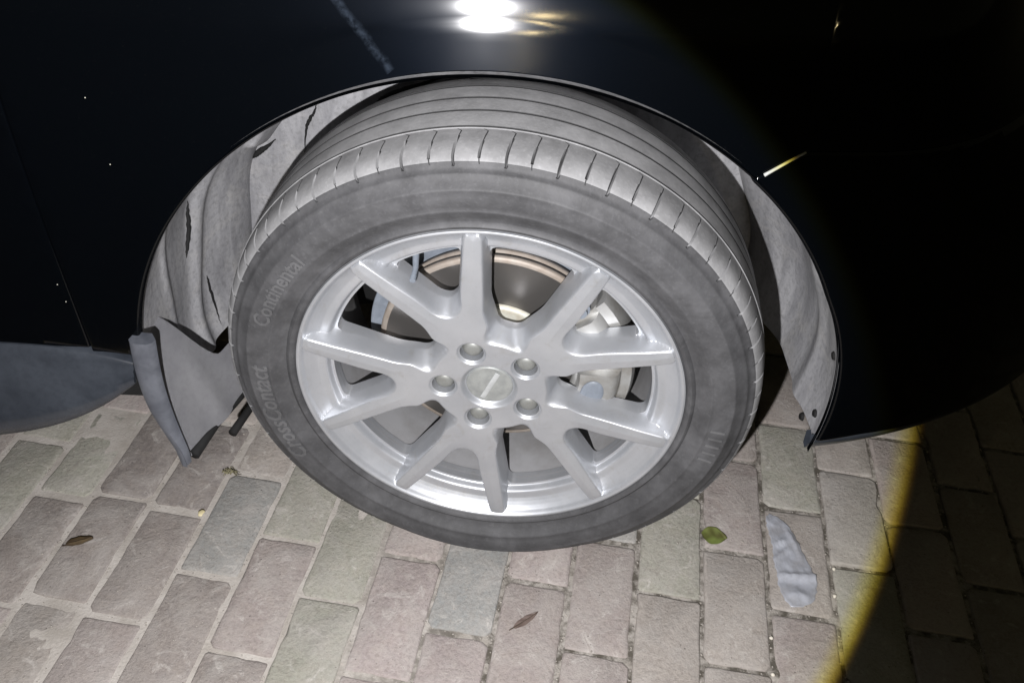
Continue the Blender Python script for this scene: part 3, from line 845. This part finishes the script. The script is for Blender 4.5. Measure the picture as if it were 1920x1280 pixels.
# lip flange joining fender edge and liner
V, F_ = [], []
for ph in np.linspace(-9, 178, 160):
    a = math.radians(ph)
    deep = (0.060*float(sstep(116, 136, ph))*(1-float(sstep(149, 157, ph)))+0.012*float(sstep(140, 150, ph)))*(1+0.10*math.sin(ph*2.1))
    for r, d in ((RA+0.0006, -0.004), (RA+0.001, 0.001), (RA+0.0015, 0.003+deep*0.5), (RA+0.001, 0.004+deep), (RA+0.004, 0.006+deep)):
        V.append(to_world(r*math.cos(a), d, H+r*math.sin(a)))
for i in range(159):
    for j in range(4): F_.append((i*5+j, i*5+j+1, (i+1)*5+j+1, (i+1)*5+j))
mesh_obj('arch_lip', V, F_, M_paint, car)
# solid dark strips painting the shade in gaps where the liner's panels lap
for pts, w in (([(-0.302, 0.318, 0.640), (-0.308, 0.3175, 0.6247), (-0.318, 0.317, 0.611), (-0.324, 0.316, 0.598), (-0.331, 0.3125, 0.558)], 0.0030),
               ([(-0.420, 0.309, 0.541), (-0.4105, 0.309, 0.5488), (-0.396, 0.311, 0.5605), (-0.374, 0.312, 0.577)], 0.0052),
               ([(-0.4585, 0.160, 0.552), (-0.4618, 0.159, 0.5354), (-0.467, 0.1585, 0.503), (-0.4735, 0.147, 0.472), (-0.475, 0.144, 0.462)], 0.0036),
               ([(-0.480, 0.195, 0.391), (-0.4806, 0.196, 0.380), (-0.4815, 0.199, 0.330), (-0.477, 0.194, 0.288)], 0.0022),
               ([(-0.208, 0.314, 0.652), (-0.2017, 0.314, 0.6557), (-0.173, 0.316, 0.669), (-0.141, 0.3185, 0.681), (-0.09, 0.321, 0.70)], 0.0050)):
    P_ = np.array(pts); q_ = np.linspace(0, len(pts)-1, 22); i_ = np.arange(len(pts))
    P2 = np.stack([np.interp(q_, i_, P_[:, c]) for c in range(3)], 1)
    for _ in range(3): P2[1:-1] = (P2[:-2]+2*P2[1:-1]+P2[2:])/4
    pts = [tuple(v+0.0008*random.uniform(-1, 1) for v in r) for r in P2]
    bm = bmesh.new(); n_ = len(pts); tube_bm(bm, pts, [w*(0.12+0.80*math.sin(PI*(i+0.5)/n_)**1.5)*random.uniform(0.96, 1.04) for i in range(n_)], 8)
    bm_obj('liner_gap_shade', bm, M_dark, car)
# fasteners of the liner
for ph, d in ((-4, 0.035), (10, 0.03), (-8, 0.06), (24, 0.035)):
    a = math.radians(ph); r = liner_r(ph, d); bm = bmesh.new()
    p0 = to_world((r+0.001)*math.cos(a), d, H+(r+0.001)*math.sin(a)); p1 = to_world((r-0.003)*math.cos(a), d, H+(r-0.003)*math.sin(a))
    tube_bm(bm, [p0, p1], [0.007, 0.005], 12); bm_obj('liner_clip', bm, M_dark, car, autosmooth=0.7)

# specks of grit stuck to the paint
for x, y, z in ((-0.4288, -0.0388, 0.8016), (-0.4221, -0.0432, 0.725), (-0.5371, -0.0555, 0.5537), (-0.5352, -0.0553, 0.5265)):
    bm = bmesh.new(); bmesh.ops.create_icosphere(bm, subdivisions=1, radius=0.0008); bm_obj('paint_speck', bm, M_hat, car).location = (x, y, z)
# ---- mud flap at the rear of the arch
bm = bmesh.new()
def quadstrip(rows):
    vr = [[bm.verts.new(p) for p in r] for r in rows]
    for A, B in zip(vr, vr[1:]):
        for k in range(len(A)-1): bm.faces.new((A[k], A[k+1], B[k+1], B[k]))
    return vr
rows = []
for t in np.linspace(0, 1, 26):
    z = 0.478-0.240*t
    x0 = -0.463-0.013*math.sin(PI*min(1, t*1.15))+0.012*max(0, t-0.55)/0.45; x1 = -0.428-0.012*math.sin(PI*min(1, t*1.1))*0.9-0.008*t
    yo = -0.069+0.006*math.sin(PI*t)
    rows.append([(x0+0.002, yo+0.022, z), (x0, yo+0.006, z), (x0+0.005, yo, z), (x0+0.014, yo-0.0015, z), (x1-0.008, yo-0.001, z), (x1-0.002, yo+0.003, z), (x1, yo+0.010, z), (x1-0.010, yo+0.022, z)])
quadstrip(rows)
bm.faces.new([v for v in bm.verts if abs(v.co.z-0.478) < 1e-6])
flap = bm_obj('mud_flap', bm, M_flap, car, autosmooth=0.9)
bm = bmesh.new(); rows = []
for t in np.linspace(0, 1, 30):
    row = []
    for q in np.linspace(0, 1, 30):
        y = -0.050+0.205*q
        zt = 0.455-0.130*float(sstep(0.30, 0.68, q)); zb = 0.236+0.012*q
        z = zt+(zb-zt)*t
        w = (0.455-z)/0.219
        x = -0.478+0.036*w+(0.012+0.045*w)*q+0.006*math.exp(-((q-0.40)/0.10)**2)*w
        row.append((x, y, z))
    rows.append(row)
quadstrip(rows)
# thickness
g = bmesh.ops.solidify(bm, geom=list(bm.faces), thickness=0.004)
bm_obj('flap_inner_panel', bm, M_flapin, car, autosmooth=0.7)

# dark strip and bar added as the ground shadows below the flap panel
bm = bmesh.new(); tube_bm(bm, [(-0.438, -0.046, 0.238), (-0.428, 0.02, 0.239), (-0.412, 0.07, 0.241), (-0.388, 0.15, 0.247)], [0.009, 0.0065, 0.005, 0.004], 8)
bm_obj('flap_shade_strip', bm, M_dark, car)
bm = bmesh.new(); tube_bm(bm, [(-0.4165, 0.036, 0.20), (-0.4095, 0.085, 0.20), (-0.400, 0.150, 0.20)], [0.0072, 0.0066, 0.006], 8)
bm_obj('flap_shade_bar', bm, M_dark, car)
# ---- body floor, so that the arch and the doors are not open at the back
bm = bmesh.new()
def bx(x0, x1, d0, d1, z0, z1):
    vs_ = [bm.verts.new(to_world(x, d, z)) for x in (x0, x1) for d in (d0, d1) for z in (z0, z1)]
    for f in ((0, 1, 3, 2), (4, 5, 7, 6), (0, 1, 5, 4), (2, 3, 7, 6), (0, 2, 6, 4), (1, 3, 7, 5)): bm.faces.new([vs_[i] for i in f])
bx(-1.4, -0.50, 0.06, 1.8, 0.30, 0.95); bx(0.50, 0.80, 0.50, 1.6, 0.36, 0.62); bx(-0.5, 0.5, 0.375, 1.8, 0.24, 0.88)
bm_obj('underbody', bm, M_dark, car, smooth=False)

# ------------------------------------------------------------------ small things on the paving
def leaf(name, label, loc, rotz, L_, W_, mats, curl=0.1, tilt=0.0, roll=0.0, cat='leaf', group=None, stem=True):
    root = empty(name, loc); root.rotation_euler = (tilt, 0, rotz); tag(root, label, cat, group)
    bm = bmesh.new(); n = 14; m = 6; rows = []
    for i in range(n+1):
        t = i/n; w = W_/2*math.sin(PI*t**0.85)**0.8*(1 if 0 < i < n else 0.02); row = []
        for j in range(-m, m+1):
            s = j/m; x = (t-0.5)*L_
            z = 0.003+curl*W_*(s*s*0.9)+curl*L_*0.35*(2*t-1)**2+0.0006*math.sin(18*t+4*abs(s))
            a = s*roll; y = w*(math.sin(a)/roll if roll else s); z += w*((1-math.cos(a))/roll if roll else 0)
            row.append(bm.verts.new((x, y, z)))
        rows.append(row)
    for A, B in zip(rows, rows[1:]):
        for k in range(2*m): bm.faces.new((A[k], A[k+1], B[k+1], B[k]))
    bm_obj('blade', bm, mats[0], root)
    if stem:
        bm = bmesh.new(); pts = [((t-0.5)*L_, 0, 0.0037+curl*L_*0.35*(2*t-1)**2) for t in np.linspace(-0.14, 0.96, 10)]
        tube_bm(bm, pts, [0.0009]*4+[0.0006]*6, 6); bm_obj('midrib', bm, mats[1], root)
    return root
def mat_leaf(name, a, b):
    m, t, bs = nodes(name); p = opos(t); n = noise(t, 55, 4, 0.6, p); n2 = noise(t, 28, 2, 0.5, p)
    t.links.new(mix(t, ramp(t, n2, [(0.38, 0.0), (0.60, 1.0)]), a, b), bs.inputs['Base Color']); setp(bs, Roughness=0.5); bump(t, bs, n, 0.2, 0.001); return m
ML_g = mat_leaf('green_leaf', (0.085, 0.085, 0.025), (0.17, 0.21, 0.055)); ML_gm = mat_flat('leaf_rib', (0.22, 0.24, 0.07), 0.6)
ML_b = mat_leaf('brown_leaf', (0.055, 0.038, 0.022), (0.12, 0.085, 0.04)); ML_bm = mat_flat('brown_rib', (0.07, 0.05, 0.035), 0.7)
ML_d = mat_leaf('dull_leaf', (0.11, 0.078, 0.066), (0.16, 0.12, 0.10))
ML_y = mat_leaf('yellow_flake', (0.60, 0.52, 0.30), (0.66, 0.58, 0.36))
leaf('green_leaf', 'small oval green leaf lying on a brick in front of the tyre', (0.386, 0.0815, 0.0015), math.radians(-8), 0.044, 0.037, (ML_g, ML_gm), 0.06, stem=False)
leaf('curled_leaf', 'curled dark brown leaf on the paving at the far left', (-0.680, -0.070, 0.002), math.radians(28), 0.042, 0.022, (ML_b, ML_bm), 0.25, 0, 2.2)
leaf('narrow_leaf', 'narrow dull brown leaf lying flat on a pink brick below the wheel', (0.078, -0.118, 0.001), math.radians(42), 0.050, 0.013, (ML_d, ML_bm), 0.05)
bm = bmesh.new(); bmesh.ops.create_icosphere(bm, subdivisions=2, radius=1)
for v in bm.verts: v.co = Vector((v.co.x*0.0055, v.co.y*0.0078, v.co.z*0.0014))*(1+0.25*math.sin(7*v.co.x+3*v.co.y))
o = bm_obj('petal', bm, ML_y); o.location = (-0.506, 0.018, 0.004); tag(o, 'tiny pale yellow petal on the joint beside a grey brick', 'petal')
# sprig of dry weed in a joint
M_weed = mat_flat('dry_weed', (0.22, 0.20, 0.12), 0.8)
bm = bmesh.new(); rr = random.Random(5)
for q in range(16):
    a = rr.uniform(-0.5, 1.2); l = rr.uniform(0.008, 0.022); x0 = rr.uniform(-0.006, 0.006)
    if rr.random() < 0.3: a += PI
    pts = [(x0+l*t*math.cos(a), l*t*math.sin(a)*0.5+0.003*math.sin(6*t+q), 0.003+0.010*math.sin(PI*t)*rr.uniform(0.3, 1)) for t in np.linspace(0, 1, 6)]
    tube_bm(bm, pts, [0.0011, 0.001, 0.001, 0.0008, 0.0006, 0.0004], 5)
o = bm_obj('weed', bm, M_weed); o.location = (-0.491, 0.111, 0.0); tag(o, 'small dry weed sprig growing from the joint near the mud flap', 'weed')
# crumpled scrap of bluish grey film
def scrap():
    out = [(0.4885, 0.146), (0.503, 0.139), (0.518, 0.124), (0.528, 0.100), (0.536, 0.070), (0.546, 0.040), (0.552, 0.016), (0.548, -0.006), (0.540, -0.026), (0.520, -0.038), (0.502, -0.040),
           (0.492, -0.026), (0.486, 0.000), (0.487, 0.022), (0.484, 0.046), (0.486, 0.070), (0.484, 0.095), (0.481, 0.120), (0.4815, 0.138)]
    n = len(out); cx = 0.512; bm = bmesh.new()
    from mathutils import noise as mn
    def hz(x, y):
        z = 0.0030+0.0022*mn.fractal(Vector((x*45, y*45, 1.3)), 1, 2, 5)
        z += 0.0060*math.exp(-((y-0.018-0.10*(x-0.51))/0.0050)**2)*float(sstep(0.484, 0.50, x))
        z -= 0.0030*math.exp(-((y-0.006)/0.006)**2)
        z += 0.0060*math.exp(-((y-0.084-0.45*(x-0.50))/0.0042)**2)*math.exp(-((x-0.502)/0.013)**2)
        z += 0.0062*math.exp(-((x-0.517)/0.016)**2-((y+0.018)/0.010)**2)
        z += 0.0050*math.exp(-((y-0.062-0.9*(x-0.50))/0.0045)**2)*math.exp(-((x-0.498)/0.014)**2)
        z += 0.0040*math.exp(-((x-0.527+0.3*(y-0.07))/0.005)**2)*math.exp(-((y-0.09)/0.03)**2)
        return max(0.0016, z)
    N_ = 22; rings = []
    for q in range(N_+1):
        t = q/N_; ring = []
        for i in range(n*4):
            a = i/4; i0 = int(a) % n; i1 = (i0+1) % n; w = a-int(a)
            px = out[i0][0]*(1-w)+out[i1][0]*w; py = out[i0][1]*(1-w)+out[i1][1]*w
            yc = 0.05+0.80*(py-0.05)
            xc = np.interp(yc, [-0.04, 0.02, 0.07, 0.14], [0.515, 0.516, 0.510, 0.490])
            jx = 0.0012*math.sin(i*2.3)*t; x = xc+(px-xc)*t; y = yc+(py-yc)*t
            ring.append(bm.verts.new((x+jx, y, hz(x, y)*(1 if t < 0.97 else 0.5))))
        rings.append(ring)
    m = n*4
    for A, B in zip(rings, rings[1:]):
        for i in range(m): bm.faces.new((A[i], A[(i+1) % m], B[(i+1) % m], B[i]))
    bmesh.ops.remove_doubles(bm, verts=bm.verts, dist=1e-5)
    m_, t, bs = nodes('grey_film'); p = opos(t); nn = noise(t, 60, 4, 0.6, p)
    t.links.new(mix(t, nn, (0.33, 0.345, 0.385), (0.47, 0.485, 0.53)), bs.inputs['Base Color']); t.links.new(ramp(t, noise(t, 35, 4, 0.6, p), [(0.35, 0.55), (0.60, 0.92)]), bs.inputs['Alpha']); setp(bs, Roughness=0.33)
    o = bm_obj('film_scrap', bm, m_); tag(o, 'crumpled bluish grey scrap lying on the bricks near the edge of the light', 'scrap'); return o
scrap()
# pale pebbles
M_peb = mat_flat('pale_stone', (0.62, 0.58, 0.50), 0.6); M_pebd = mat_flat('dark_grit', (0.07, 0.06, 0.05), 0.8)
bm = bmesh.new(); bmesh.ops.create_icosphere(bm, subdivisions=2, radius=1)
rr = random.Random(9)
for v in bm.verts: v.co *= 1+rr.uniform(-0.16, 0.16)
pm = bpy.data.meshes.new('pebble'); bm.to_mesh(pm); bm.free(); pm.polygons.foreach_set('use_smooth', [True]*len(pm.polygons)); pm.materials.append(M_peb)
for (x, y, s, lab) in ((0.584, 0.043, 0.0034, 'upper of two pale pebbles in the joint right of the grey scrap'), (0.576, -0.010, 0.0038, 'lower of two pale pebbles in the joint right of the grey scrap'),
                       (0.463, -0.099, 0.0034, 'pale pebble in the joint below the grey scrap'), (0.458, -0.160, 0.0034, 'pale pebble in the joint at the bottom edge right of centre')):
    o = bpy.data.objects.new('pebble', pm); C.objects.link(o); o.location = (x, y, 0.001); o.scale = (s, s*0.85, s*0.8); o.rotation_euler = (0.3, 0.2, x*40)
    tag(o, lab, 'pebble', 'pale pebbles in the paving joints')
# loose grit over the paving: nobody could count it
g = bmesh.new(); rr = random.Random(21)
gv = bmesh.new(); bmesh.ops.create_icosphere(gv, subdivisions=1, radius=1); gm = bpy.data.meshes.new('g'); gv.to_mesh(gm); gv.free()
for q in range(1500):
    x = rr.uniform(-1.0, 1.0); y = rr.uniform(-0.34, 0.6); s = rr.uniform(0.0006, 0.0016)*(1.6 if rr.random() < 0.08 else 1)
    n0 = len(g.verts); g.from_mesh(gm); g.verts.ensure_lookup_table()
    MM = Matrix.Translation((x, y, 0.0012)) @ Matrix.Rotation(rr.uniform(0, 6), 4, 'Z') @ Matrix.Diagonal((s, s*rr.uniform(.6, 1), s*.7, 1))
    for v in g.verts[n0:]: v.co = MM @ v.co
cuts = [(bu+k*bw) for k in range(-6, 20)]
for q in range(2600):
    k = rr.randrange(-6, 20); cv = rr.uniform(-0.36, 0.55); cu = bu+k*bw+rr.gauss(0, 0.0022)
    if rr.random() < 0.35:
        ph = phase.get(k, 0.1); cv = ph+rr.randrange(-4, 3)*BL+rr.gauss(0, 0.0022); cu = bu+(k+rr.random())*bw
    c = ax*cu+ay*cv; s_ = rr.uniform(0.0007, 0.0021)
    n0 = len(g.verts); g.from_mesh(gm); g.verts.ensure_lookup_table()
    MM = Matrix.Translation((c.x, c.y, rr.uniform(-0.003, 0.0004))) @ Matrix.Rotation(rr.uniform(0, 6), 4, 'Z') @ Matrix.Diagonal((s_, s_*rr.uniform(.6, 1), s_*.8, 1))
    for v in g.verts[n0:]: v.co = MM @ v.co
o = bm_obj('grit', g, mat_flat('grit_stone', (0.36, 0.33, 0.295), 0.8)); tag(o, 'fine loose sand grit scattered over the bricks', None, None, 'stuff')

# ------------------------------------------------------------------ street lamp behind the photographer, seen only as a glint in the paint
sl = empty('street_lamp', (2.65, -27.5, 0)); tag(sl, 'warm street lamp on a tall pole across the paving, behind the viewer', 'street lamp')
bm = bmesh.new(); tube_bm(bm, [(0.0, -0.7, 0), (0.0, -0.7, 2.2), (0.0, -0.7, 4.3), (0, -0.5, 4.45), (0, -0.05, 4.45)], [0.07, 0.06, 0.05, 0.04, 0.04], 12); bm_obj('pole', bm, M_dark, sl)
bm = bmesh.new(); box_bm(bm, Vector((0, 0.02, 4.42)), (0.22, 0.5, 0.10), None, 0.03); bm_obj('lamp_head', bm, M_dark, sl)
